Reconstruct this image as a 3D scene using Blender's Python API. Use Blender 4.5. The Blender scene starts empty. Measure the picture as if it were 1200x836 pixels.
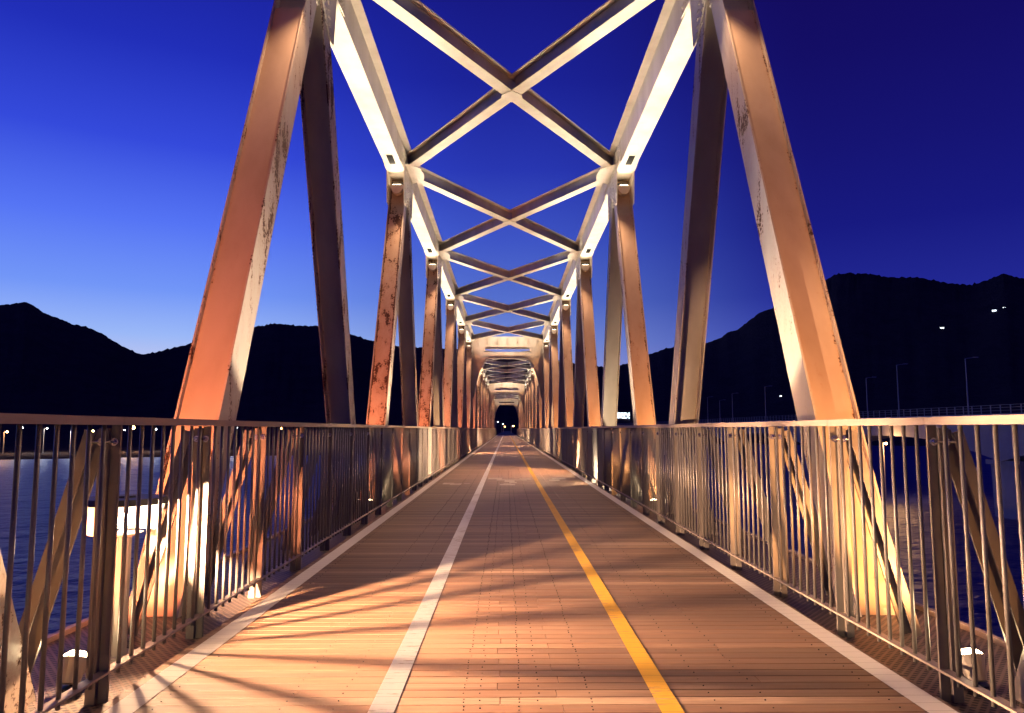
import bpy, bmesh, math, random
from mathutils import Vector, noise
random.seed(7)
S = bpy.context.scene
C = S.collection
R = math.radians
EYE = 1.15            # camera height above the boards
F = 860.0             # focal length in px of the 1200 px wide photograph
# ------------------------------------------------------------------ helpers
class MB:
    """collects shapes and links them as ONE mesh object"""
    def __init__(self): self.v=[]; self.f=[]; self.m=[]; self.c=[]
    def add(self, vs, fs, mi=0, col=None):
        n=len(self.v); self.v+= [tuple(p) for p in vs]
        for f in fs: self.f.append(tuple(n+i for i in f)); self.m.append(mi); self.c.append(col if col is not None else 0.5)
    def box(self, a, b, mi=0, col=None):
        x0,y0,z0=a; x1,y1,z1=b
        if x0>x1:x0,x1=x1,x0
        if y0>y1:y0,y1=y1,y0
        if z0>z1:z0,z1=z1,z0
        self.add([(x0,y0,z0),(x1,y0,z0),(x1,y1,z0),(x0,y1,z0),(x0,y0,z1),(x1,y0,z1),(x1,y1,z1),(x0,y1,z1)],
                 [(0,3,2,1),(4,5,6,7),(0,1,5,4),(1,2,6,5),(2,3,7,6),(3,0,4,7)],mi,col)
    def bar(self, p0, p1, side, w, h, ox=0, oy=0, mi=0):
        """box from p0 to p1; w along side, h along the other cross axis; ox, oy shift in those axes"""
        p0=Vector(p0);p1=Vector(p1);d=(p1-p0).normalized();s=Vector(side);s=(s-d*s.dot(d)).normalized();t=s.cross(d).normalized()
        c=s*ox+t*oy
        vs=[]
        for p in (p0,p1):
            for a,b in ((-1,-1),(1,-1),(1,1),(-1,1)): vs.append(p+c+s*(a*w/2)+t*(b*h/2))
        self.add(vs,[(0,3,2,1),(4,5,6,7),(0,1,5,4),(1,2,6,5),(2,3,7,6),(3,0,4,7)],mi)
    def cyl(self, p0, p1, r0, r1=None, n=10, mi=0, caps=True):
        r1=r0 if r1 is None else r1
        p0=Vector(p0);p1=Vector(p1);d=(p1-p0).normalized()
        s=Vector((1,0,0)) if abs(d.x)<.9 else Vector((0,1,0)); s=(s-d*s.dot(d)).normalized(); t=d.cross(s)
        vs=[];k=len(self.v)
        for p,r in ((p0,r0),(p1,r1)):
            for i in range(n):
                a=2*math.pi*i/n; vs.append(p+s*math.cos(a)*r+t*math.sin(a)*r)
        fs=[(i,(i+1)%n,n+(i+1)%n,n+i) for i in range(n)]
        if caps: fs+=[tuple(reversed(range(n))),tuple(range(n,2*n))]
        self.add(vs,fs,mi)
    def prism(self, pts, fn0, fn1, mi=0):
        """polygon pts lifted to 3D twice (fn0, fn1) and joined"""
        n=len(pts)
        vs=[fn0(*p) for p in pts]+[fn1(*p) for p in pts]
        fs=[tuple(reversed(range(n))),tuple(range(n,2*n))]+[(i,(i+1)%n,n+(i+1)%n,n+i) for i in range(n)]
        self.add(vs,fs,mi)
    def build(self, name, mats, parent=None, smooth=False, colattr=False, fix=True):
        me=bpy.data.meshes.new(name); me.from_pydata(self.v,[],self.f)
        if not isinstance(mats,(list,tuple)): mats=[mats]
        for m in mats: me.materials.append(m)
        me.polygons.foreach_set('material_index',self.m)
        if colattr:
            at=me.attributes.new('tone','FLOAT','FACE'); at.data.foreach_set('value',[float(c) for c in self.c])
        if fix:
            bm=bmesh.new(); bm.from_mesh(me); bmesh.ops.recalc_face_normals(bm,faces=bm.faces); bm.to_mesh(me); bm.free()
        if smooth: me.polygons.foreach_set('use_smooth',[True]*len(me.polygons))
        me.update()
        o=bpy.data.objects.new(name,me); C.objects.link(o); o.parent=parent; o.color=(.3,0,0,1)
        return o
def tag(o,label=None,cat=None,group=None,kind=None):
    if label: o['label']=label
    if cat: o['category']=cat
    if group: o['group']=group
    if kind: o['kind']=kind
    return o
def empty(name, loc=(0,0,0)):
    o=bpy.data.objects.new(name,None); C.objects.link(o); o.location=loc; o.empty_display_size=.2; return o
def copy_tree(o,parent=None):
    c=o.copy(); C.objects.link(c); c.parent=parent
    for ch in list(o.children): copy_tree(ch,c)
    return c
# ------------------------------------------------------------------ materials
def mat(name):
    m=bpy.data.materials.new(name); m.use_nodes=True
    nt=m.node_tree; b=nt.nodes['Principled BSDF']; return m,nt,b
def N(nt,t,**k):
    n=nt.nodes.new(t)
    for a,v in k.items(): setattr(n,a,v)
    return n
def ramp(nt,src,stops,interp='LINEAR'):
    r=N(nt,'ShaderNodeValToRGB'); cr=r.color_ramp; cr.interpolation=interp
    while len(cr.elements)<len(stops): cr.elements.new(.5)
    for e,(p,c) in zip(cr.elements,stops):
        e.position=p; e.color=(c,c,c,1) if isinstance(c,(int,float)) else (*c,1)
    nt.links.new(src,r.inputs[0]); return r
def mixc(nt,fac,a,b,mode='MIX'):
    m=N(nt,'ShaderNodeMix',data_type='RGBA',blend_type=mode)
    for s,v in ((m.inputs[0],fac),(m.inputs[6],a),(m.inputs[7],b)):
        if isinstance(v,(int,float)): s.default_value=v
        elif isinstance(v,tuple): s.default_value=(*v,1)
        else: nt.links.new(v,s)
    return m.outputs[2]
def mth(nt,op,a,b=None):
    m=N(nt,'ShaderNodeMath',operation=op)
    for i,v in enumerate((a,b)):
        if v is None: continue
        if isinstance(v,(int,float)): m.inputs[i].default_value=v
        else: nt.links.new(v,m.inputs[i])
    return m.outputs[0]
def noisetex(nt,vec,scale,detail=4,rough=.55):
    n=N(nt,'ShaderNodeTexNoise'); n.inputs['Scale'].default_value=scale; n.inputs['Detail'].default_value=detail; n.inputs['Roughness'].default_value=rough
    if vec is not None: nt.links.new(vec,n.inputs['Vector'])
    return n.outputs['Fac']
def mapped(nt,scale,out='Object'):
    tc=N(nt,'ShaderNodeTexCoord'); mp=N(nt,'ShaderNodeMapping'); mp.inputs['Scale'].default_value=scale
    nt.links.new(tc.outputs[out],mp.inputs[0]); return mp.outputs[0]
def bump(nt,b,h,strength,dist=.01):
    n=N(nt,'ShaderNodeBump'); n.inputs['Strength'].default_value=strength; n.inputs['Distance'].default_value=dist
    nt.links.new(h,n.inputs['Height']); nt.links.new(n.outputs[0],b.inputs['Normal'])
def steel(name,base,rust=.5,edge=True):
    """weathered paint with rust specks, streaks and blotches that gather along plate edges"""
    m,nt,b=mat(name)
    tc=N(nt,'ShaderNodeTexCoord'); oi=N(nt,'ShaderNodeObjectInfo')
    add=N(nt,'ShaderNodeVectorMath',operation='ADD'); cmb=N(nt,'ShaderNodeCombineXYZ')
    r=mth(nt,'MULTIPLY',oi.outputs['Random'],37.0)
    nt.links.new(r,cmb.inputs[0]); nt.links.new(r,cmb.inputs[1])
    nt.links.new(tc.outputs['Object'],add.inputs[0]); nt.links.new(cmb.outputs[0],add.inputs[1])
    v=add.outputs[0]
    sep=N(nt,'ShaderNodeSeparateColor'); nt.links.new(oi.outputs['Color'],sep.inputs[0])
    st=N(nt,'ShaderNodeMapping'); st.inputs['Scale'].default_value=(1,1,.22); nt.links.new(v,st.inputs[0])
    big=noisetex(nt,v,.55,3); mid=noisetex(nt,st.outputs[0],7,5,.65); fine=noisetex(nt,v,38,4,.7); broad=noisetex(nt,st.outputs[0],2.2,4)
    sx=N(nt,'ShaderNodeSeparateXYZ'); nt.links.new(tc.outputs['Object'],sx.inputs[0])
    ed=mth(nt,'SUBTRACT',mth(nt,'ABSOLUTE',mth(nt,'SUBTRACT',mth(nt,'ABSOLUTE',sx.outputs[0]),2.345)),.118)
    edg=mth(nt,'MULTIPLY',ramp(nt,mth(nt,'MULTIPLY',ed,25.0),[(0,0),(.5,1)]).outputs[0],.10 if edge else 0)
    # rusty share varies by member and by place
    lvl=mth(nt,'ADD',mth(nt,'MULTIPLY',big,.30),mth(nt,'ADD',mth(nt,'MULTIPLY',sep.outputs[0],.15*rust),edg))
    spk=mth(nt,'ADD',mth(nt,'ADD',mth(nt,'MULTIPLY',mid,.52),mth(nt,'MULTIPLY',fine,.30)),lvl)
    t=.835-.05*rust
    mask=ramp(nt,spk,[(t,0),(t+.022,1)]).outputs[0]
    halo=ramp(nt,spk,[(t-.08,0),(t+.02,.7)]).outputs[0]
    c0=mixc(nt,ramp(nt,broad,[(.35,0),(.7,1)]).outputs[0],tuple(x*1.06 for x in base),tuple(x*y for x,y in zip(base,(.80,.76,.70))))
    c1=mixc(nt,mth(nt,'MULTIPLY',halo,.55),c0,(.34,.15,.065))
    rc=mixc(nt,fine,(.10,.032,.015),(.035,.014,.010))
    c2=mixc(nt,mask,c1,rc)
    nt.links.new(c2,b.inputs['Base Color'])
    nt.links.new(ramp(nt,mask,[(0,.42),(1,.9)]).outputs[0],b.inputs['Roughness'])
    bump(nt,b,mixc(nt,mask,fine,mth(nt,'ADD',fine,1.2)),.35,.004)
    return m
M={}
M['steel']=steel('weathered_beige_steel',(.50,.43,.35),.95)
M['steel_web']=steel('weathered_web_steel',(.50,.37,.27),1.25)
M['steel_up']=steel('upper_cream_steel',(.56,.50,.42),.15,False)
def simple(name,c,rough=.5,metal=0,spec=None,nscale=None,namp=.15,stretch=(1,1,1)):
    m,nt,b=mat(name); b.inputs['Base Color'].default_value=(*c,1); b.inputs['Roughness'].default_value=rough; b.inputs['Metallic'].default_value=metal
    if nscale:
        n=noisetex(nt,mapped(nt,stretch),nscale,5,.6)
        nt.links.new(mixc(nt,n,tuple(x*(1-namp*2) for x in c),tuple(min(1,x*(1+namp*2)) for x in c)),b.inputs['Base Color'])
        nt.links.new(ramp(nt,n,[(.2,max(0,rough-.12)),(.8,min(1,rough+.15))]).outputs[0],b.inputs['Roughness'])
    return m
M['rail']=simple('brushed_rail_steel',(.185,.165,.155),.38,.5,nscale=9,namp=.12,stretch=(1,1,6))
M['handrail']=simple('handrail_metal',(.34,.27,.23),.5,.3,nscale=14,namp=.16,stretch=(4,.4,4))
M['post']=simple('post_metal',(.155,.13,.115),.45,.2,nscale=11,namp=.14)
M['bolt']=simple('bolt_metal',(.6,.57,.53),.22,1)
M['dark']=simple('black_metal',(.02,.018,.017),.5,.3)
M['hole']=simple('opening_shade',(.0015,.0015,.0015),1); M['hole'].node_tree.nodes['Principled BSDF'].inputs['Specular IOR Level'].default_value=0
M['concrete']=simple('old_concrete',(.36,.34,.33),.85,nscale=.35,namp=.22)
M['white_paint']=None
def wood():
    m,nt,b=mat('deck_boards')
    at=N(nt,'ShaderNodeAttribute',attribute_name='tone')
    v=mapped(nt,(1.3,16,16)); 
    add=N(nt,'ShaderNodeVectorMath',operation='ADD'); cmb=N(nt,'ShaderNodeCombineXYZ'); nt.links.new(mth(nt,'MULTIPLY',at.outputs['Fac'],91.0),cmb.inputs[0]); nt.links.new(v,add.inputs[0]); nt.links.new(cmb.outputs[0],add.inputs[1])
    g=noisetex(nt,add.outputs[0],3.2,6,.65); g2=noisetex(nt,add.outputs[0],.9,3); patch=noisetex(nt,mapped(nt,(.5,.7,1)),1.1,4)
    tone=ramp(nt,at.outputs['Fac'],[(0,(.085,.040,.023)),(.3,(.15,.078,.045)),(.65,(.24,.134,.080)),(.93,(.33,.205,.13)),(1,(.44,.31,.22))]).outputs[0]
    c=mixc(nt,ramp(nt,g,[(.36,0),(.66,1)]).outputs[0],mixc(nt,1.0,tone,(.44,.37,.33),'MULTIPLY'),tone)
    c=mixc(nt,mth(nt,'MULTIPLY',ramp(nt,g2,[(.5,0),(.75,1)]).outputs[0],.4),c,(.36,.25,.18))
    c=mixc(nt,ramp(nt,patch,[(.35,.6),(.6,0)]).outputs[0],c,(.13,.075,.05))
    nt.links.new(c,b.inputs['Base Color'])
    nt.links.new(ramp(nt,g,[(.2,.38),(.8,.62)]).outputs[0],b.inputs['Roughness'])
    bump(nt,b,g,.35,.003)
    return m
M['wood']=wood()
def paint(name,c,wear):
    m,nt,b=mat(name)
    n=noisetex(nt,mapped(nt,(5,26,1)),1.6,6,.7); n2=noisetex(nt,mapped(nt,(1,1,1)),1.5,3)
    s=mth(nt,'ADD',mth(nt,'MULTIPLY',n,.7),mth(nt,'MULTIPLY',n2,.3))
    w=ramp(nt,s,[(wear-.05,1),(wear+.03,0)]).outputs[0]
    nt.links.new(mixc(nt,w,mixc(nt,n2,tuple(x*.86 for x in c),c),(.30,.19,.13)),b.inputs['Base Color']); b.inputs['Roughness'].default_value=.6
    return m
M['white_paint']=paint('worn_white_paint',(.84,.82,.79),.43)
M['edge_paint']=paint('worn_edge_paint',(.74,.69,.63),.375)
M['faded_paint']=paint('faded_white_paint',(.60,.54,.47),.47)
M['yellow_paint']=paint('worn_yellow_paint',(.80,.44,.03),.43)
def grating():
    m,nt,b=mat('expanded_mesh')
    v=N(nt,'ShaderNodeTexVoronoi',feature='DISTANCE_TO_EDGE'); v.inputs['Scale'].default_value=1; v.inputs['Randomness'].default_value=0
    # brick-offset cells read as expanded metal diamonds / hexagons
    tc=N(nt,'ShaderNodeTexCoord'); sx=N(nt,'ShaderNodeSeparateXYZ'); nt.links.new(tc.outputs['Object'],sx.inputs[0])
    row=mth(nt,'FLOOR',mth(nt,'MULTIPLY',sx.outputs[1],36.0)); odd=mth(nt,'MULTIPLY',mth(nt,'MODULO',mth(nt,'ABSOLUTE',row),2.0),.5)
    cmb=N(nt,'ShaderNodeCombineXYZ'); nt.links.new(mth(nt,'ADD',mth(nt,'MULTIPLY',sx.outputs[0],22.0),odd),cmb.inputs[0]); nt.links.new(mth(nt,'MULTIPLY',sx.outputs[1],36.0),cmb.inputs[1])
    nt.links.new(cmb.outputs[0],v.inputs['Vector'])
    fr=mth(nt,'SUBTRACT',mth(nt,'FRACT',cmb.inputs[0].links[0].from_socket),.5); fr2=mth(nt,'SUBTRACT',mth(nt,'FRACT',cmb.inputs[1].links[0].from_socket),.5)
    rad=mth(nt,'ADD',mth(nt,'ABSOLUTE',fr),mth(nt,'MULTIPLY',mth(nt,'ABSOLUTE',fr2),.75))
    k=ramp(nt,rad,[(.34,0),(.42,1)]).outputs[0]
    nt.links.new(mixc(nt,k,(.02,.015,.012),(.17,.115,.085)),b.inputs['Base Color'])
    b.inputs['Roughness'].default_value=.55; b.inputs['Metallic'].default_value=.2
    bump(nt,b,k,.8,.006)
    return m
M['grating']=grating()
def emit(name,c,s):
    m,nt,b=mat(name); b.inputs['Base Color'].default_value=(.8,.8,.8,1); b.inputs['Emission Color'].default_value=(*c,1); b.inputs['Emission Strength'].default_value=s; return m
M['bollard_glow']=emit('bollard_lens',(1,.72,.48),90)
M['flood_glow']=emit('flood_lens',(1,.74,.42),90)
M['chord_glow']=emit('chord_lamp_lens',(1,.83,.6),12)
M['far_orange']=emit('sodium_lamp',(1,.42,.12),60)
M['far_white']=emit('white_lamp',(.85,.93,1),30)
M['window']=emit('lit_window',(.8,.92,1),5)
M['reflector']=simple('white_reflector',(.86,.84,.80),.5)
M['lamp_body']=simple('lamp_housing',(.38,.33,.29),.4,.3)
# water
m,nt,b=mat('river_water'); M['water']=m
b.inputs['Base Color'].default_value=(.05,.06,.20,1); b.inputs['Roughness'].default_value=.42; b.inputs['IOR'].default_value=1.33
wv=noisetex(nt,mapped(nt,(.35,.35,1)),.6,4,.6); bump(nt,b,wv,1.0,1.6)
# hills
m,nt,b=mat('wooded_hillside'); M['hill']=m
n=noisetex(nt,mapped(nt,(.02,.02,.02)),1.5,6,.7)
nt.links.new(mixc(nt,n,(.06,.048,.045),(.15,.115,.10)),b.inputs['Base Color']); b.inputs['Roughness'].default_value=1
b.inputs['Specular IOR Level'].default_value=0
bump(nt,b,noisetex(nt,mapped(nt,(.12,.12,.12)),1.2,5,.75),1.0,6)
# ------------------------------------------------------------------ camera
cam_d=bpy.data.cameras.new('camera'); cam=bpy.data.objects.new('camera',cam_d); C.objects.link(cam); S.camera=cam
cam_d.sensor_width=36; cam_d.lens=F/1200*36; cam_d.clip_start=.05; cam_d.clip_end=20000
CX=-.09
cam.location=(CX,0,EYE)
cam.rotation_euler=(R(90)+math.atan(85/F),0,-math.atan(7/F))
def ray(px,py):
    th=math.atan(85/F); ps=math.atan(7/F); u=(px-600)/F; v=(418-py)/F
    fy=math.cos(th)-v*math.sin(th); fz=math.sin(th)+v*math.cos(th)
    return Vector((u*math.cos(ps)+fy*math.sin(ps), fy*math.cos(ps)-u*math.sin(ps), fz))
# ------------------------------------------------------------------ truss span prototype
# local frame: y = 0 at the first bottom node, deck top z = 0
L=7.37; NN=6; SPAN=44.25; Y1=4.14     # y of the first bottom node of the span the camera looks along
XT=2.345; HW=.165                     # truss plane, half width of members
ZC=6.40; ZCT=6.88                     # underside and top of the top chord
ZB=-2.05
TOPZ=6.50
SL=(L/2)/(TOPZ-ZB)
span=empty('truss_span',(0,Y1,0))
def leg_pt(yn,sgn,z,dy=0): return (yn+sgn*SL*(TOPZ-z)+dy)
def rivet(mb,p,nrm,r=.019):
    p=Vector(p); n=Vector(nrm); mb.cyl(p,p+n*.016,r,r*.55,6)
def make_leg(side,yn,sgn):
    """H section: web across the truss plane, flanges lying in it"""
    xi=side*(XT-HW); xo=side*(XT+HW); mb=MB(); t=.016
    z0,z1=ZB+.1,ZC+.02; hw=.17
    for x in (xi,xo):
        s=1 if abs(x)<XT else -1
        xa,xb=x,x+side*s*t
        mb.prism([(leg_pt(yn,sgn,z0)-hw,z0),(leg_pt(yn,sgn,z0)+hw,z0),(leg_pt(yn,sgn,z1)+hw,z1),(leg_pt(yn,sgn,z1)-hw,z1)],
                 lambda y,z:(xa,y,z),lambda y,z:(xb,y,z))
    return mb
def make_web(side,yn,sgn):
    mb=MB(); xa=side*(XT-HW+.017); xb=side*(XT+HW-.017)
    def seg(z0,z1,f0,f1):
        mb.prism([(leg_pt(yn,sgn,z0)+f0,z0),(leg_pt(yn,sgn,z0)+f1,z0),(leg_pt(yn,sgn,z1)+f1,z1),(leg_pt(yn,sgn,z1)+f0,z1)],
                 lambda y,z:(xa,y,z),lambda y,z:(xb,y,z))
    zt=5.52
    if sgn<0:
        seg(ZB+.1,zt,-.125,-.105); seg(zt,ZC,-.05,-.03); 
    else:
        seg(ZB+.1,zt,-.02,.0); seg(zt,ZC,-.02,0)
    return mb
def gusset(side,yn,inner):
    mb=MB(); x=side*(XT-HW-.017) if inner else side*(XT+HW+.002); x2=x+side*.015
    P=[(-1.15,ZCT-.05),(-1.15,ZC+.02),(-.70,ZC-.01),(-.60,5.74),(-.40,5.74),(0,6.05),(.40,5.74),(.60,5.74),(.70,ZC-.01),(1.15,ZC+.02),(1.15,ZCT-.05)]
    mb.prism([(yn+a,b) for a,b in P],lambda y,z:(x,y,z),lambda y,z:(x2,y,z))
    face=x if inner else x2; nx=(-side if inner else side,0,0)
    for sgn in (-1,1):
        for k in range(11):
            z=5.79+k*.075
            for off in (-.13,-.085,.085,.13):
                y=leg_pt(yn,sgn,z,off)
                if z<ZC-.03 or abs(y-yn)>.3: 
                    if abs(y-yn)>.05: rivet(mb,(face,y,z),nx)
        for k in range(12):
            for z in (ZC+.06,ZC+.12,ZC+.30,ZC+.38):
                rivet(mb,(face,yn+sgn*(.12+k*.085),z),nx)
    return mb
for side in (-1,1):
    # chords
    mb=MB(); y0=L/2-.55; y1=L/2+5*L+.55
    xi=side*(XT-HW+.001); xo=side*(XT+HW-.001)
    mb.box((xi,y0,ZC),(xo,y1,ZC+.014)); mb.box((xi,y0,ZC+.0145),(xi+side*.014,y1,ZCT)); mb.box((xo,y0,ZC+.0145),(xo-side*.014,y1,ZCT))
    ch=mb.build('top_chord',M['steel_up'],span)
    mb=MB(); mb.box((side*(XT-HW-.13),y0,ZCT+.001),(side*(XT+HW+.02),y1,ZCT+.02)); mb.build('cover_plate',M['steel_up'],ch)
    for k in range(NN):
        yn=L/2+k*L
        mb=MB()
        mb.box((side*(XT-.06),yn-1.50,ZC-.004),(side*(XT+.06),yn-1.02,ZC-.001)); mb.build('access_hole',M['hole'],ch)  # flat black plate, the slot's inner shade put into its colour
    mb=MB(); mb.box((side*(XT-HW),.0,ZB-.25),(side*(XT+HW),6*L,ZB+.25)); mb.build('bottom_chord',M['steel'],span)
    for k in range(NN):
        yn=L/2+k*L
        for sgn in (-1,1):
            lg=make_leg(side,yn,sgn).build('diagonal',M['steel'],span)
            wb=make_web(side,yn,sgn).build('web_plate',M['steel_web'] if sgn<0 else M['steel'],lg)
            lv=(.12 if k==0 else (.95,.9,.55,.8,.6)[k-1]) if side<0 else (.25,.45,.3,.55,.4,.3)[k]
            wb.color=(lv if sgn<0 else .3,0,0,1); lg.color=(.7 if side<0 else .4,0,0,1)
        for inner in (True,False): gusset(side,yn,inner).build('gusset_plate',M['steel_up'],span)
# cross bracing between the chords, I sections
def ibeam(mb,p0,p1,w,h):
    up=(0,0,1); d=(Vector(p1)-Vector(p0)).normalized(); s=d.cross(Vector(up))
    mb.bar(p0,p1,s,w,.014,oy=0); 
    q0=Vector(p0)+Vector((0,0,h)); q1=Vector(p1)+Vector((0,0,h)); mb.bar(q0,q1,s,w,.014)
    c0=Vector(p0)+Vector((0,0,h/2)); c1=Vector(p1)+Vector((0,0,h/2)); mb.bar(c0,c1,s,.012,h-.0145)
ZX=6.57; HX=.27; WX=.21
xi=XT-HW-.03
for k in range(NN-1):
    ya=L/2+k*L+.22; yb=L/2+(k+1)*L-.22
    mb=MB(); ibeam(mb,(-xi,ya,ZX),(xi,yb,ZX),WX,HX); mb.build('cross_brace',M['steel_up'],span)
    c=Vector((0,(ya+yb)/2,ZX+.003)); a=Vector((xi,ya,ZX+.003)); b_=Vector((-xi,yb,ZX+.003)); d=(b_-a).normalized()
    mb=MB(); ibeam(mb,a,c-d*.125,WX,HX-.006); ibeam(mb,c+d*.125,b_,WX,HX-.006); mb.build('cross_brace',M['steel_up'],span)
    # centre splice plate
    mb=MB(); yc=(ya+yb)/2
    mb.prism([(-.17,yc-.05),(0,yc-.21),(.17,yc-.05),(.17,yc+.05),(0,yc+.21),(-.17,yc+.05)],lambda x,y:(x,y,ZX-.019),lambda x,y:(x,y,ZX-.009))
    mb.build('splice_plate',M['steel_up'],span)
for side in (-1,1):
    for k in range(NN):
        yn=L/2+k*L; mb=MB()
        mb.prism([(side*(XT-HW-.02),yn-.62),(side*(XT-HW-.30),yn-.36),(side*(XT-HW-.34),yn),(side*(XT-HW-.30),yn+.36),(side*(XT-HW-.02),yn+.62)],lambda x,y:(x,y,ZX-.019),lambda x,y:(x,y,ZX-.009))
        for q in (-.4,-.28,.28,.4):
            for w_ in (.08,.15): mb.cyl((side*(XT-HW-w_),yn+q,ZX-.019),(side*(XT-HW-w_),yn+q,ZX-.029),.014,.008,6)
        mb.build('connection_plate',M['steel_up'],span)
# portals: exit one is a deep plate with a slot, entry one a slim frame
def portal(yn,sgn,zbot,deep):
    Y=lambda z: yn+sgn*SL*(TOPZ-z)+sgn*.02
    f0=lambda x,z:(x,Y(z),z); f1=lambda x,z:(x,Y(z)+.016,z)
    X0=XT-HW-.004; mb=MB()
    if deep:
        mb.prism([(-X0,6.06),(X0,6.06),(X0,6.78),(-X0,6.78)],f0,f1)
        for s in (-1,1): mb.prism([(s*1.45,5.86),(s*X0,5.86),(s*X0,6.058),(s*1.35,6.058)],f0,f1)
        mb.prism([(-X0,zbot),(X0,zbot),(X0,5.858),(-X0,5.858)],f0,f1)
        poly=[(2.12,3.1),(1.92,4.1),(1.75,4.62),(1.48,5.2),(1.30,zbot-.06),(1.18,zbot)]
        for s in (-1,1): mb.prism([(s*1.18,zbot-.001)]+[(s*a,b) for a,b in poly[4::-1]]+[(s*X0,3.1),(s*X0,zbot-.001)],f0,f1)
        for x in (-1.8,-1.25,-.62,0,.62,1.25,1.8): mb.box((x-.007,Y(6.4)-.12,6.12),(x+.007,Y(6.4)-.0,6.74))
    else:
        mb.prism([(-X0,zbot),(X0,zbot),(X0,6.4),(-X0,6.4)],f0,f1)
        poly=[(2.13,4.2),(1.95,4.75),(1.62,5.7),(1.48,zbot-.07),(1.34,zbot)]
        for s in (-1,1): mb.prism([(s*1.34,zbot-.001)]+[(s*a,b) for a,b in poly[3::-1]]+[(s*X0,4.2),(s*X0,zbot-.001)],f0,f1)
    o=mb.build('portal_frame',M['steel_up'],span)
    mb=MB(); w=.17 if deep else .14
    path=[(-a,b) for a,b in poly]+[(a,b) for a,b in reversed(poly)]
    for (xa,za),(xb,zb) in zip(path,path[1:]):
        mb.add([(xa,Y(za)-w,za-.012),(xb,Y(zb)-w,zb-.012),(xb,Y(zb)+w,zb-.012),(xa,Y(za)+w,za-.012),
                (xa,Y(za)-w,za+.004),(xb,Y(zb)-w,zb+.004),(xb,Y(zb)+w,zb+.004),(xa,Y(za)+w,za+.004)],
               [(0,3,2,1),(4,5,6,7),(0,1,5,4),(1,2,6,5),(2,3,7,6),(3,0,4,7)])
    if deep: 
        mb.box((-1.36,Y(5.86)-.1,5.861),(1.36,Y(5.86)+.1,5.875)); mb.box((-1.36,Y(6.06)-.1,6.045),(1.36,Y(6.06)+.1,6.058))
    mb.build('soffit_flange',M['steel_up'],o)
portal(L/2+5*L,1,5.48,True)
portal(L/2,-1,6.12,False)
for k in range(7):
    mb=MB(); y=k*L+(.15 if k==0 else -.15 if k==6 else 0); mb.box((-2.17,y-.12,-1.5),(2.17,y+.12,-.35)); mb.build('floor_beam',M['steel'],span)
for x in (-1.2,0,1.2):
    mb=MB(); mb.box((x-.09,.05,-.348),(x+.09,6*L-.05,-.06)); mb.build('stringer',M['dark'],span)
tag(span,'nearest rusty beige steel truss span, its tall leaning legs rising beside the railings','bridge span','riveted truss spans in a row')
words=['behind','near','second','third']
def place_span(i):
    c=copy_tree(span); c.location.y=Y1+i*SPAN; return c
def strip(root,entry,exit_):
    for ch in list(root.children):
        if ch.name.startswith('portal_frame'):
            deep=max(v.co.z for v in ch.data.vertices)>6.7
            if (deep and exit_) or (not deep and entry):
                for g in list(ch.children): bpy.data.objects.remove(g)
                bpy.data.objects.remove(ch)
c=place_span(-1); strip(c,True,True); c['label']='truss span behind the viewer, only rusty end legs showing at the picture edges'
c=place_span(1); c['label']='second truss span seen small through the first plated portal'
c=place_span(2); c['label']='farthest truss span with the dark arch-like exit at the end of the walkway'
strip(span,True,False)
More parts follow.
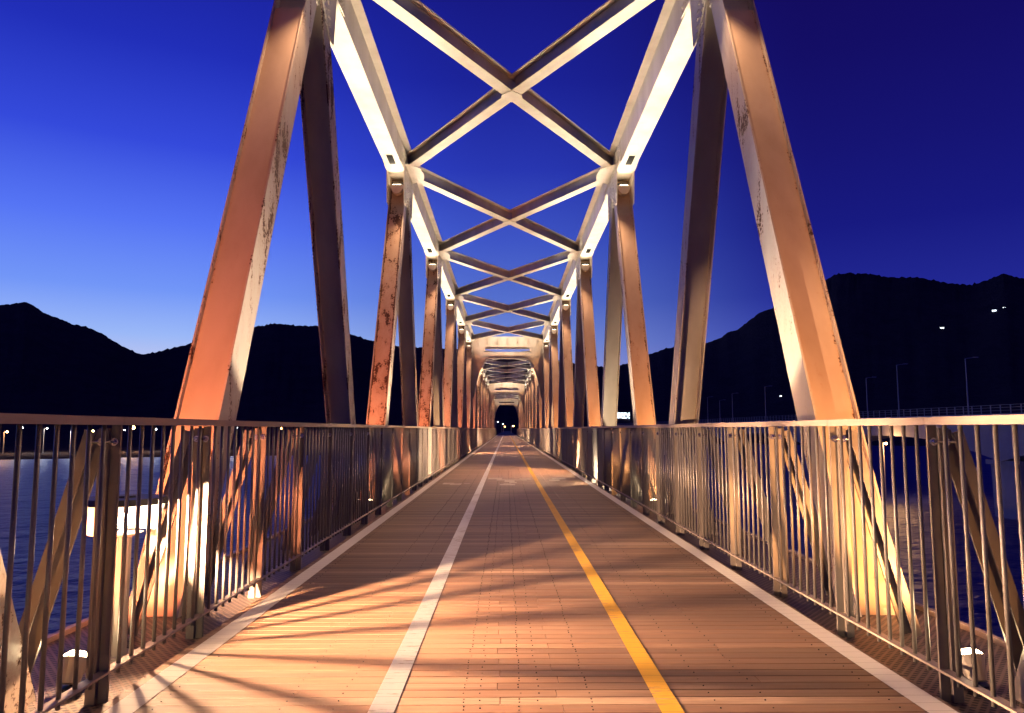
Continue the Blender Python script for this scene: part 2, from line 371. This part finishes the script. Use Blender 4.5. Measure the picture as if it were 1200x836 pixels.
# ------------------------------------------------------------------ deck
YEND=Y1+3*SPAN
mb=MB(); P=.0885; y=-6.0; marks={'w':MB(),'y':MB(),'el':MB(),'er':MB(),'s':MB()}; screws=MB()
def quad(m_,x0,x1,y0,y1,z): m_.add([(x0,y0,z),(x1,y0,z),(x1,y1,z),(x0,y1,z)],[(0,1,2,3)])
row=0; XE=1.775
while y<YEND:
    ya,yb=y+.0025,y+P-.0025
    tone=min(1,max(0,random.gauss(.5,.24)))
    js=[-.125+random.uniform(-.012,.012)] if row%2==0 else [.13+random.uniform(-.012,.02)]
    if random.random()<.35: js.append(random.choice((-1.05,1.0,.68))+random.uniform(-.1,.1))
    xs=[-XE]+sorted(js)+[XE]
    near=y<60
    if y>YEND*.5 : xs=[-XE,XE]
    for a,b_ in zip(xs,xs[1:]):
        t2=min(1,max(0,tone+random.uniform(-.16,.16))); dz=random.uniform(-.0004,.0004)
        x0,x1=a+(.0015 if a>-XE else 0),b_-(.0015 if b_<XE else 0)
        vs=[(x0,ya,-.03),(x1,ya,-.03),(x1,yb,-.03),(x0,yb,-.03),(x0,ya+0,-.0007+dz),(x1,ya+0,-.0007+dz),(x1,yb-0,-.0007+dz),(x0,yb-0,-.0007+dz),
            (x0,ya+.002,dz),(x1,ya+.002,dz),(x1,yb-.002,dz),(x0,yb-.002,dz)]
        mb.add(vs,[(8,9,10,11),(4,5,9,8),(5,6,10,9),(6,7,11,10),(7,4,8,11),(0,1,5,4),(1,2,6,5),(2,3,7,6),(3,0,4,7)],0,t2)
    for key,x0,x1 in (('w',-.652,-.545),('y',.545,.637),('el',-1.725,-1.605),('er',1.628,1.75)):
        quad(marks[key],x0,x1,ya-.0018,yb+.0012,.0036)
    if -1<y<22:
        for x in (-1.55,-1.02,-.80,-.27,-.20,-.03,.05,.27,.80,1.02,1.55):
            xx=x+random.uniform(-.006,.006)
            for q in (.3,.7) if x in (-.27,.27,-.03) and row%3 else (.5,):
                screws.cyl((xx,y+P*q+random.uniform(-.004,.004),.0005),(xx,y+P*q,.0022),.0035,.0035,6)
    # worn pictograms about sixteen metres ahead
    def sym(x0,x1,y0,y1):
        if y0<=y<y1: quad(marks['s'],x0,x1,ya+.002,yb-.002,.0037)
    sym(-.50,-.18,17.0,17.5); sym(-.30,.38,16.6,17.0); sym(-.12,.10,16.1,16.6); sym(-.02,.14,15.8,16.1); sym(-.22,.10,15.2,15.55); sym(-.14,.02,15.55,15.75); sym(.22,.48,16.9,17.3)
    sym(-1.42,-1.2,15.5,15.9); sym(-1.25,-1.02,15.3,15.7); sym(-.98,-.86,15.6,15.75); sym(.88,1.12,16.4,16.9); sym(.98,1.3,17.0,17.5)
    y+=P; row+=1
tag(mb.build('path',M['wood'],colattr=True,fix=False),kind='structure')
for k,nm,mt in (('w','lane_line',M['white_paint']),('y','lane_line',M['yellow_paint']),('el','edge_line',M['edge_paint']),('er','edge_line',M['edge_paint']),('s','path_marking',M['faded_paint'])):
    tag(marks[k].build(nm,mt,fix=False),kind='structure')
tag(screws.build('path_screws',M['dark']),kind='stuff')
# mesh strips
for side,wd in ((-1,'left'),(1,'right')):
    g=empty('grating',(0,0,0))
    mb=MB(); mb.box((side*1.782,-5,-.062),(side*2.66,YEND,-.05)); mb.build('mesh_panel',M['grating'],g)
    mb=MB(); mb.box((side*2.662,-5,-.16),(side*2.70,YEND,-.02)); mb.box((side*1.776,-5,-.16),(side*1.781,YEND,-.035)); mb.build('edge_angle',M['handrail'],g)
    tag(g,f'long strip of brown expanded metal mesh floor outside the {wd} railing','grating')
# ------------------------------------------------------------------ railings
XR=1.862; PP=1.02; ZR=1.205
def railing(side,y0,first,full):
    g=empty('railing',(0,y0,0))
    n=int((SPAN+ (6 if first else 0))/PP); 
    mb=MB()
    for k in range(n):
        a=k*PP; jz=random.uniform(-.0012,.0012)
        mb.box((side*(XR-.028),a+.0015,ZR-.036+jz),(side*(XR+.030),a+PP-.0015,ZR+jz))
    mb.build('handrail',M['handrail'],g)
    mb=MB(); mb.box((side*(XR-.024),0,.076),(side*(XR+.024),n*PP,.086)); mb.build('bottom_rail',M['handrail'],g)
    rest=MB(); pm=bmh=brm=None; cnt=0; bal=None
    for k in range(n+1):
        if pm is None:
            q=MB(); q.box((side*(XR-.018),-.007,-.09),(side*(XR+.024),.007,ZR-.038)); q.box((side*(XR+.027),-.030,-.09),(side*(XR+.068),-.016,ZR-.05))
            q.box((side*(XR+.0235),-.030,-.09),(side*(XR+.0275),.006,ZR-.05))
            p=q.build('post',M['post'],g); pm=p.data
            q=MB(); 
            for x,yf in ((XR+.004,-.007),(XR+.048,-.030)):
                q.cyl((side*x,yf-.002,1.092),(side*x,yf-.012,1.092),.019,.019,12); q.cyl((side*x,yf-.012,1.092),(side*x,yf-.022,1.092),.012,.008,8)
            q.cyl((side*(XR+.006),-.04,1.092),(side*(XR+.085),-.05,1.092),.006,n=8)
            bo=q.build('bolt',M['bolt'],p); bmh=bo.data
            q=MB(); q.bar((side*(XR+.075),.02,1.14),(side*(XR+.40),.02,-.04),(1,0,0),.062,.012); q.bar((side*(XR+.10),-.04,1.14),(side*(XR+.43),-.04,-.04),(1,0,0),.05,.010)
            br=q.build('brace',M['post'],p); brm=br.data
        else:
            p=bpy.data.objects.new('post',pm); C.objects.link(p); p.parent=g
            if full and k<26:
                bo=bpy.data.objects.new('bolt',bmh); C.objects.link(bo); bo.parent=p
            br=bpy.data.objects.new('brace',brm); C.objects.link(br); br.parent=p
        p.location=(0,k*PP,0)
        if k<n:
            for j in range(1,9):
                yy=k*PP+j*PP/9
                wy=y0+yy
                if full and wy>2.2 and cnt<100:
                    if bal is None:
                        q=MB(); q.cyl((side*XR,0,.045),(side*XR,0,ZR-.037),.0095,n=12); o=q.build('baluster',M['rail'],g,smooth=False); bal=o.data
                        for f_ in bal.polygons: f_.use_smooth=len(f_.vertices)==4
                    else:
                        o=bpy.data.objects.new('baluster',bal); C.objects.link(o); o.parent=g
                    o.location=(0,yy,0); cnt+=1
                else: rest.cyl((side*XR,yy,.045),(side*XR,yy,ZR-.037),.0095,n=6,caps=False)
    o=rest.build('balusters',M['rail'],g); o['kind']='stuff'
    return g
offs=3.38-7*PP
for side,wd in ((-1,'left'),(1,'right')):
    g=railing(side,offs,True,True); 
    tag(g,f'nearest steel baluster railing along the {wd} edge of the boardwalk','railing',f'railings along the boardwalk edges')
    for i,w2 in ((1,'second'),(2,'farthest')):
        y0=offs+int((SPAN+6)/PP)*PP+(i-1)*int(SPAN/PP)*PP
        g=railing(side,y0,False,False)
        tag(g,f'{w2} stretch of steel railing on the {wd} side, small beyond a plated portal','railing','railings along the boardwalk edges')
# ------------------------------------------------------------------ lamps
def spot(name,loc,target,color,energy,size,blend=.6,rad=.05,parent=None):
    d=bpy.data.lights.new(name,'SPOT'); d.color=color; d.energy=energy; d.spot_size=R(size); d.spot_blend=blend; d.shadow_soft_size=rad
    o=bpy.data.objects.new(name,d); C.objects.link(o); o.location=loc
    o.rotation_euler=(Vector(target)-Vector(loc)).to_track_quat('-Z','Y').to_euler()
    if parent: o.parent=parent
    return o
ORD=['nearest','second','third','fourth','fifth','sixth','seventh','eighth','ninth','tenth','eleventh','twelfth','thirteenth','fourteenth','fifteenth','sixteenth','seventeenth','eighteenth','nineteenth']
FLOOD=1250; CHORD=9500; UP=5200; FILL=320
def floodproto():
    g=empty('floodlight',(0,0,0))
    q=MB(); q.cyl((0,0,-.055),(0,0,-.035),.10,n=16); q.box((-.012,-.02,-.035),(.012,.02,.02)); q.build('mount',M['dark'],g)
    q=MB(); dirv=Vector((0,.42,.9)).normalized(); c=Vector((0,0,.09)); q.cyl(c-dirv*.11,c+dirv*.07,.065,.10,n=20,caps=True); h=q.build('housing',M['lamp_body'],g)
    q=MB(); q.cyl(c+dirv*.071,c+dirv*.085,.092,.085,n=20); q.cyl(c+dirv*.085,c+dirv*.115,.085,.05,n=20); q.build('lens',M['flood_glow'],h)
    return g
fp=None
for i in range(18):
    yb=Y1+i*L
    for side,wd in ((-1,'left'),(1,'right')):
        if fp is None: fp=floodproto(); g=fp
        else: g=copy_tree(fp)
        g.location=(side*2.08,yb-.62,0.0); g.scale=(.62,.62,.62)
        tag(g,f'{ORD[i]} small floor floodlight counted along the {wd} side, at the foot of a truss leg','floodlight','floodlights at the feet of the truss legs')
        col=(1,.30,.12) if side<0 else (1,.43,.14)
        spot('leg_light',(side*2.50,yb-.85,.14),(side*2.78,yb+1.75,1.45),col,FLOOD,76,.4,.04)
        spot('added_wash_light',(side*2.10,3.38+1.02*(round((yb+1.3-3.38)/1.02-.5)+.5),1.26),(side*.45,yb+.9,6.5),(1,.80,.60),UP*.68,84,.9,.05)  # added uplight without a lamp body, brightens the cross bracing
# chord lamps at the heads of the near legs
def chordproto():
    g=empty('spotlight',(0,0,0))
    q=MB(); q.box((-.13,.05,-.02),(.13,.075,.10)); q.build('bracket',M['dark'],g)
    q=MB(); 
    n=12; pts=[(.11*math.cos(math.pi+math.pi*t/n),.19*math.sin(math.pi+math.pi*t/n)) for t in range(n+1)]
    q.prism([(x*1.2,z) for x,z in pts],lambda x,z:(x,-.12,z),lambda x,z:(x,.045,z)); h=q.build('housing',M['steel_up'],g)
    q=MB(); q.box((-.085,-.11,.003),(.085,.035,.010)); q.build('lens',M['chord_glow'],h)
    return g
cp=None
for i in range(18):
    yn=Y1+L/2+i*L
    for side,wd in ((-1,'left'),(1,'right')):
        if cp is None: cp=chordproto(); g=cp
        else: g=copy_tree(cp)
        yl=leg_pt(yn,-1,6.12)-.20
        g.location=(side*XT,yl,6.16)
        tag(g,f'{ORD[i]} small round-bellied lamp under the {wd} top chord, at a leg head','lamp','lamps under the top chords')
        spot('chord_light',(side*XT,yl-.06,6.20),(side*XT,yl-.06-2.0,6.20+1.25),(1,.82,.58),CHORD,66,.25,.03)
        spot('fill_light',(side*(XT-.42),yl-.45,6.02),(side*.7,yl-2.2,0),(1,.60,.34),FILL,104,.9,.05)  # added fill without a lamp of its own, warms the deck below
        # added light, no lamp body, at the leaning-away leg; brightens the next panel's chord
        spot('chord_light',(side*XT,yn+.62,6.05),(side*XT,yn+.62+2.0,6.05+1.5),(1,.82,.58),CHORD,60,.25,.03)
# bollard lamps outside the railing
bp=None; k=0; DRUM=4300
for idx,(side,yy) in enumerate([(-1,4.02),(1,19.6),(-1,35.2),(1,50.7),(-1,66.2),(1,81.7),(-1,97.2),(1,112.7)]):
    if bp is None:
        g=bp=empty('bollard_light',(0,0,0))
        q=MB(); q.cyl((0,0,-.05),(0,0,.58),.045,n=16); q.cyl((0,0,-.05),(0,0,-.03),.10,n=16); q.build('stem',M['lamp_body'],g,smooth=False)
        q=MB(); q.cyl((0,0,.755),(0,0,.785),.235,.20,n=40); q.cyl((0,0,.785),(0,0,.795),.06,.05,n=16); q.build('cap',M['dark'],g)
        q=MB(); q.cyl((0,0,.58),(0,0,.60),.05,.10,n=32); q.build('tray',M['lamp_body'],g)
        q=MB(); na=26
        for z0,r0,z1,r1 in ((.60,.165,.755,.215),):
            for a in range(na):
                t0,t1=[R(48+(212-0)*u/na) for u in (a,a+1)]
                P_=lambda t,r_,z:(r_*math.cos(t),r_*math.sin(t),z)
                q.add([P_(t0,r0,z0),P_(t1,r0,z0),P_(t1,r1,z1),P_(t0,r1,z1),P_(t0,r0+.006,z0),P_(t1,r0+.006,z0),P_(t1,r1+.006,z1),P_(t0,r1+.006,z1)],[(0,1,2,3),(7,6,5,4),(0,4,5,1),(3,2,6,7)])
        q.build('reflector',M['reflector'],g,smooth=False,fix=False)
        q=MB(); q.cyl((0,0,.601),(0,0,.64),.018,n=12); q.cyl((0,0,.64),(0,0,.70),.030,.022,n=16); q.build('bulb',M['bollard_glow'],g)
    else: g=copy_tree(bp)
    wd='left' if side<0 else 'right'
    g.location=(side*2.14,yy,0)
    if side>0: g.scale=(-1,1,1)
    d=bpy.data.lights.new('drum_light','POINT'); d.energy=DRUM; d.color=(1,.60,.34); d.shadow_soft_size=.018
    o=bpy.data.objects.new('drum_light',d); C.objects.link(o); o.location=(g.location.x-side*.036,yy-.036,.685)
    g['label']=['large drum-headed lamp glaring behind the left railing near the bottom left','glaring drum lamp behind the right railing, beside the bright fan of rays','third drum lamp along the walk, small behind the left railing','fourth drum lamp along the walk, behind the right railing at the second span',
      'fifth drum lamp along the walk, left side','sixth drum lamp along the walk, right side','seventh drum lamp along the walk, left side','eighth and farthest drum lamp, right side'][idx]
    g['category']='lamp'; g['group']='drum lamps outside the railings'
# ------------------------------------------------------------------ piers of this bridge
for side,wd in ((-1,'left'),(1,'right')):
    g=copy_tree(fp); g.location=(side*2.02,1.75,0); g.scale=(.62,.62,.62)  # floodlights and spots added out of view to brighten the end legs
    tag(g,f'added unseen floor floodlight just outside the {wd} edge of the picture beside the rusty end leg','floodlight')
    spot('end_leg_fill',(side*2.12,1.85,.16),(side*2.62,3.2,.55),(1,.42,.13),60,62,.5,.04)
g=copy_tree(fp); g.location=(1.99,15.75,0); tag(g,'small floor floodlight throwing the bright fan of rays onto the boards at the right edge','floodlight')
d=bpy.data.lights.new('ray_light','POINT'); d.energy=230; d.color=(1,.78,.52); d.shadow_soft_size=.015; o=bpy.data.objects.new('ray_light',d); C.objects.link(o); o.location=(1.93,15.7,.16)
for i in range(4):
    mb=MB(); y=Y1+i*SPAN
    mb.prism([(-4.2,-12),(4.2,-12),(3.4,-2.9),(-3.4,-2.9)],lambda x,z:(x,y-1.2,z),lambda x,z:(x,y+1.2,z)); mb.box((-3.8,y-1.5,-2.898),(3.8,y+1.5,-2.32))
    tag(mb.build('bridge_pier',M['concrete']),f'{["nearest","second","third","fourth"][i]} concrete pier under the truss walkway, standing in the water','pier','piers under the truss spans')
# ------------------------------------------------------------------ water, hills
WZ=EYE-12.0
mb=MB(); nseg=24
mb.add([(-9000,-3000,WZ),(9000,-3000,WZ),(9000,9000,WZ),(-9000,9000,WZ)],[(0,1,2,3)])
tag(mb.build('water',M['water'],fix=False),kind='structure')
RL=[(-260,380),(-140,356),(-60,372),(0,363),(15,362),(30,359),(42,366),(55,374),(70,378),(85,385),(97,387),(112,391),(130,402),(150,413),(165,419),(185,416),(205,411),(240,402),(285,394),(300,388),(320,384),(345,386),(375,387),(410,396),(430,402),(470,410),(520,412),(560,416),(610,420),(660,426),(700,432),(722,432),(740,426),(760,418),(780,410),(800,408),(820,407),(845,398),(852,393),(866,388),(880,376),(895,368),(915,360),(945,345),(965,333),(980,325),(1000,324),(1020,325),(1045,329),(1075,329),(1100,334),(1125,337),(1140,338),(1160,331),(1176,324),(1200,331),(1260,322),(1330,340),(1420,352)]
prof=[]
for px,py in RL:
    d=ray(px,py); prof.append((math.atan2(d.x,d.y),d.z/math.hypot(d.x,d.y)))
def ridge(az):
    if az<=prof[0][0]: return prof[0][1]
    for (a0,e0),(a1,e1) in zip(prof,prof[1:]):
        if az<=a1: 
            t=(az-a0)/(a1-a0); return e0+(e1-e0)*t
    return prof[-1][1]
def terr(az,r):
    rs=350 if az<.02 else 350+min(1,(az-.02)/.15)*250
    RR=1500; e=ridge(az)
    H=e*RR+EYE; base=WZ+1.5
    if r<rs: return WZ-3
    if r<=RR:
        t=max(0,(r-rs-90)/(RR-rs-90)); t=t*t*(3-2*t)
        z=base+ (H-base)*t**1.15+min(1,(r-rs)/30)*1.5-1.5
        nz=noise.fractal(Vector((az*40,r*.008,0)),1,2,5)*22*t*(1-t)
        z+=nz
    else:
        t=(r-RR)/900; z=H*(1-.8*min(1,t))
    j=noise.noise(Vector((az*900,r*.05,3)))*3.6+noise.noise(Vector((az*2600,r*.1,9)))*3.4
    if r>1150: z+=j*min(1,(r-1150)/300)
    return z
mb=MB(); NA=900; rs_list=[150,300,345,352,365,380,420,480,560,602,615,640,700,780,860,950,1050,1150,1250,1330,1400,1450,1480,1500,1530,1650,1900,2400]
az0,az1=R(-62),R(62)
vs=[]
for i in range(NA+1):
    az=az0+(az1-az0)*i/NA
    for r in rs_list: vs.append((CX+r*math.sin(az),r*math.cos(az),terr(az,r)))
nr=len(rs_list); fs=[]
for i in range(NA):
    for j in range(nr-1):
        a=i*nr+j; fs.append((a,a+1,a+nr+1,a+nr))
mb.add(vs,fs); o=mb.build('hills',M['hill'],smooth=True,fix=False); tag(o,kind='structure')
# approach embankment past the last span
mb=MB(); mb.prism([(-9,WZ-1),(9,WZ-1),(4.5,-.06),(-4.5,-.06)],lambda x,z:(x,YEND+.4,z),lambda x,z:(x,YEND+330,z))
tag(mb.build('ground',M['hill']),kind='structure')
mb=MB(); mb.box((-1.9,YEND+.1,-.055),(1.9,YEND+300,-.02)); tag(mb.build('road',simple('asphalt',(.05,.05,.05),.8,nscale=3)),kind='structure')
# ------------------------------------------------------------------ far lamps and buildings
def street_lamp(x,y,zh,zg,mt,r,label,arm=1.2,glow=1):
    g=empty('street_lamp',(x,y,zg))
    q=MB(); q.cyl((0,0,-.5),(0,0,zh-zg),.14,.09,n=8); q.bar((0,0,zh-zg),(arm,0,zh-zg+.1),(0,1,0),.12,.12); q.build('pole',M['lamp_body'],g)
    bm=bmesh.new(); bmesh.ops.create_icosphere(bm,subdivisions=2,radius=r); me=bpy.data.meshes.new('lamp_head'); bm.to_mesh(me); bm.free(); me.materials.append(mt)
    h=bpy.data.objects.new('lamp_head',me); C.objects.link(h); h.parent=g; h.location=(arm,0,zh-zg-.1)
    d=bpy.data.lights.new('street_glow','POINT'); d.energy=9000*r*glow; d.color=(1,.5,.2) if mt is M['far_orange'] else (.9,.95,1); d.shadow_soft_size=r+.1
    o=bpy.data.objects.new('street_glow',d); C.objects.link(o); o.location=(x+arm,y-1.5,zh-.6)
    tag(g,label,'street lamp','street lamps on the far shores')
names=['orange street lamp at the far left edge above the shore','small white street lamp second from the left on the far shore','white street lamp third from the left on the far shore','white street lamp fourth from the left on the far shore','orange street lamp fifth along the far shore','small white lamp just left of the brightest orange one','brightest orange street lamp on the far left shore','white street lamp on the far shore just left of the big left leg','orange street lamp on the far shore right of the big left leg','white street lamp on the far shore right of the big left leg','small orange lamp seen between the left posts']
for (px,py,m_,r_),lb in zip([(5,506,'far_orange',.42),(23,501,'far_white',.30),(52,502,'far_white',.30),(83,505,'far_white',.30),(106,505,'far_orange',.45),(143,504,'far_white',.25),(153,501,'far_orange',.8),(180,503,'far_white',.28),(262,502,'far_orange',.38),(275,501,'far_white',.28),(327,502,'far_orange',.3)],names):
    d=ray(px,py); az=math.atan2(d.x,d.y); rr=385; e=d.z/math.hypot(d.x,d.y)
    street_lamp(CX+rr*math.sin(az),rr*math.cos(az),EYE+e*rr,terr(az,rr),M[m_],r_,lb)
# lamps beyond the end of the walk
for (px,py,rr,m_,r_),lb in zip([(581,494,230,'far_white',.16),(575,499,260,'far_white',.14),(590,500,280,'far_orange',.18),(599,499,200,'far_orange',.22),(588,497,330,'far_white',.2)],
     ['tallest white lamp seen inside the far dark exit','small white lamp low at the left of the far dark exit','dim orange lamp in the middle of the far dark exit','orange lamp at the right of the far dark exit','small white lamp in the centre of the far dark exit']):
    d=ray(px,py); az=math.atan2(d.x,d.y); e=d.z/math.hypot(d.x,d.y); street_lamp(CX+rr*math.sin(az),rr*math.cos(az),EYE+e*rr,-4,M[m_],r_*.7,lb,.6,0)
street_lamp(65.5,128,EYE-2.4,WZ-1,M['far_orange'],.22,'small orange lamp on a post in the water, glowing before the concrete bridge',.5,1.6)
def far_building(px,py,w,h,dep,label,cat,rows,cols,frac,name='building'):
    d=ray(px,py); az=math.atan2(d.x,d.y); e=d.z/math.hypot(d.x,d.y)
    best=min(range(420,1480,4),key=lambda r:abs((terr(az,r)-EYE)/r-e)); rr=best
    zg=terr(az,rr); g=empty(name,(CX+rr*math.sin(az),rr*math.cos(az),zg)); g.rotation_euler=(0,0,-az)
    q=MB(); q.box((-w/2,0,-6),(w/2,dep,h)); q.build('wall',M['concrete'],g)
    q=MB(); q.prism([(-w/2-.5,h+.003),(w/2+.5,h+.003),(w/2-1,h+2.2),(-w/2+1,h+2.2)],lambda x,z:(x,-.4,z),lambda x,z:(x,dep+.4,z)); q.build('roof',M['dark'],g)
    for r_ in range(rows):
        for c_ in range(cols):
            if random.random()<frac:
                x=-w/2+w*(c_+.5)/cols; z=h*(r_+.5)/rows; s=.32*w/cols; t_=.3*h/rows
                q=MB(); q.box((x-s,-.12,z-t_),(x+s,-.02,z+t_)); q.build('window',M['window'],g)
    tag(g,label,cat); return g
far_building(730,491,17,7.5,9,'brightly lit white building on the far shore between the right truss legs','building',5,9,.75)
far_building(1166,365,7,3,6,'house with white lit windows high on the right hillside','house',1,4,.8,'house')
far_building(1177,362,4,2.5,5,'small lit house right beside the brighter hillside house','house',1,2,.9,'house')
far_building(1104,386,5,2.5,5,'lone lit house lower on the right hillside','house',1,3,.6,'house')
far_building(915,466,2.5,2,4,'tiny lit hut low on the dark right hillside','hut',1,2,1.1,'hut')
# ------------------------------------------------------------------ concrete road bridge on the right
g=empty('concrete_bridge',(67,0,0)); ZT=EYE+1.75
piers=[38,100,162,224,286,348,410,472]
q=MB(); top=[];bot=[]
ys=[38+62*i/16 for i in range(0,16*7+1)]
for y in ys:
    t=((y-38)%62)/62; u=abs(t-.5)*2; top.append((y,ZT)); bot.append((y,ZT-2.9-3.3*u**2.4))
n=len(ys); vs=[];fs=[]
for x in (0,9):
    for p in top: vs.append((x,p[0],p[1]))
    for p in bot: vs.append((x,p[0],p[1]))
for i in range(n-1):
    fs.append((i,i+1,n+i+1,n+i)); fs.append((2*n+i,3*n+i,3*n+i+1,2*n+i+1)); fs.append((n+i,n+i+1,3*n+i+1,3*n+i)); fs.append((i,2*n+i,2*n+i+1,i+1))
q.add(vs,fs); q.build('girder',M['concrete'],g)
q=MB(); q.box((-1.1,30,ZT+.002),(10.1,480,ZT+.32)); q.build('deck_slab',M['concrete'],g)
for py in piers[1:]:
    q=MB(); q.prism([(py-2.6,WZ-2),(py+2.6,WZ-2),(py+2.9,ZT-6.6),(py-2.9,ZT-6.6)],lambda y,z:(.6,y,z),lambda y,z:(8.4,y,z)); q.box((.2,py-3.4,ZT-6.598),(8.8,py+3.4,ZT-6.0))
    q.build('pier',M['concrete'],g)
q=MB()
y=34
while y<475:
    q.box((-.9,y-.05,ZT+.322),(-.8,y+.05,ZT+1.5)); y+=2.0
for z in (.7,1.1,1.45): q.box((-.88,30,ZT+z),(-.83,480,ZT+z+.045))
q.build('parapet_rail',M['lamp_body'],g)
tag(g,'grey concrete arched girder bridge crossing the river beyond the right railing','bridge')
for i,(dy,zz) in enumerate([(107,10.3),(126,11.0),(137,9.5),(191,11),(219,10.5),(232,9),(246,10.6)]):
    p=empty('lamp_post',(67.6+CX,dy,ZT+.32)); q=MB(); q.cyl((0,0,0),(0,0,zz+EYE-ZT-.3),.11,.07,n=8); q.build('pole',M['lamp_body'],p)
    q=MB(); q.bar((0,0,zz+EYE-ZT-.3),(1.4,0,zz+EYE-ZT-.1),(0,1,0),.08,.08); q.box((1.2,-.15,zz+EYE-ZT-.16),(1.9,.15,zz+EYE-ZT-.04)); q.build('lamp_arm',M['lamp_body'],p)
    tag(p,f'{ORD[i] if i else "nearest"} thin unlit lamp post along the concrete bridge, counted from the right','lamp post','unlit lamp posts on the concrete bridge')
# ------------------------------------------------------------------ dusk sky
W=bpy.data.worlds.new('World'); S.world=W; W.use_nodes=True; nt=W.node_tree; bg=nt.nodes['Background']
sky=N(nt,'ShaderNodeTexSky'); sky.sky_type='NISHITA'; sky.sun_disc=False; sky.sun_elevation=R(-4); sky.sun_rotation=R(-38); sky.air_density=1.2; sky.ozone_density=3
tc=N(nt,'ShaderNodeTexCoord'); sx=N(nt,'ShaderNodeSeparateXYZ'); nt.links.new(tc.outputs['Generated'],sx.inputs[0])
def lin(c): return tuple(((v/255+.055)/1.055)**2.4 if v/255>.04045 else v/255/12.92 for v in c)
el=sx.outputs[2]
# z of the view ray at photo rows: y=415 -> ~.10, 300 -> .23, 200 -> .33, 100 -> .42, 0 -> .50
A=[(0,(215,205,235)),(.075,(200,206,245)),(.115,(160,190,255)),(.17,(118,155,255)),(.25,(88,120,252)),(.34,(54,76,226)),(.44,(34,48,190)),(.56,(24,28,150)),(1,(12,12,90))]
B=[(0,(78,85,190)),(.09,(60,72,185)),(.17,(34,40,150)),(.25,(24,26,132)),(.34,(22,20,118)),(.44,(20,14,104)),(.56,(20,10,92)),(1,(10,8,60))]
ra=ramp(nt,el,[(p,lin(c)) for p,c in A]); rb=ramp(nt,el,[(p,lin(c)) for p,c in B])
dt=N(nt,'ShaderNodeVectorMath',operation='DOT_PRODUCT'); nt.links.new(tc.outputs['Generated'],dt.inputs[0]); dt.inputs[1].default_value=(-.75,.66,0)
hl=mth(nt,'SQRT',mth(nt,'SUBTRACT',1.0,mth(nt,'MULTIPLY',el,el)))
fac=ramp(nt,mth(nt,'DIVIDE',dt.outputs['Value'],hl),[(.30,0),(.66,.50),(.92,1)],'EASE')
mx=mixc(nt,fac.outputs[0],rb.outputs[0],ra.outputs[0])
sc=N(nt,'ShaderNodeVectorMath',operation='SCALE'); nt.links.new(sky.outputs[0],sc.inputs[0]); sc.inputs['Scale'].default_value=.05
ad=N(nt,'ShaderNodeVectorMath',operation='ADD'); nt.links.new(mx,ad.inputs[0]); nt.links.new(sc.outputs[0],ad.inputs[1])
nt.links.new(ad.outputs[0],bg.inputs[0]); bg.inputs[1].default_value=.93
sun=bpy.data.lights.new('afterglow_sun','SUN'); sun.energy=.01; sun.angle=R(10); sun.color=(.7,.75,1); so=bpy.data.objects.new('afterglow_sun',sun); C.objects.link(so); so.rotation_euler=(R(86),0,R(-142))
# ------------------------------------------------------------------ render settings
S.view_settings.view_transform='Standard'; S.view_settings.look='None'; S.view_settings.exposure=0; S.view_settings.gamma=1
S.render.engine='CYCLES'; S.cycles.use_denoising=True; S.cycles.max_bounces=6; S.cycles.diffuse_bounces=3; S.cycles.glossy_bounces=3; S.cycles.sample_clamp_indirect=6; S.cycles.sample_clamp_direct=40
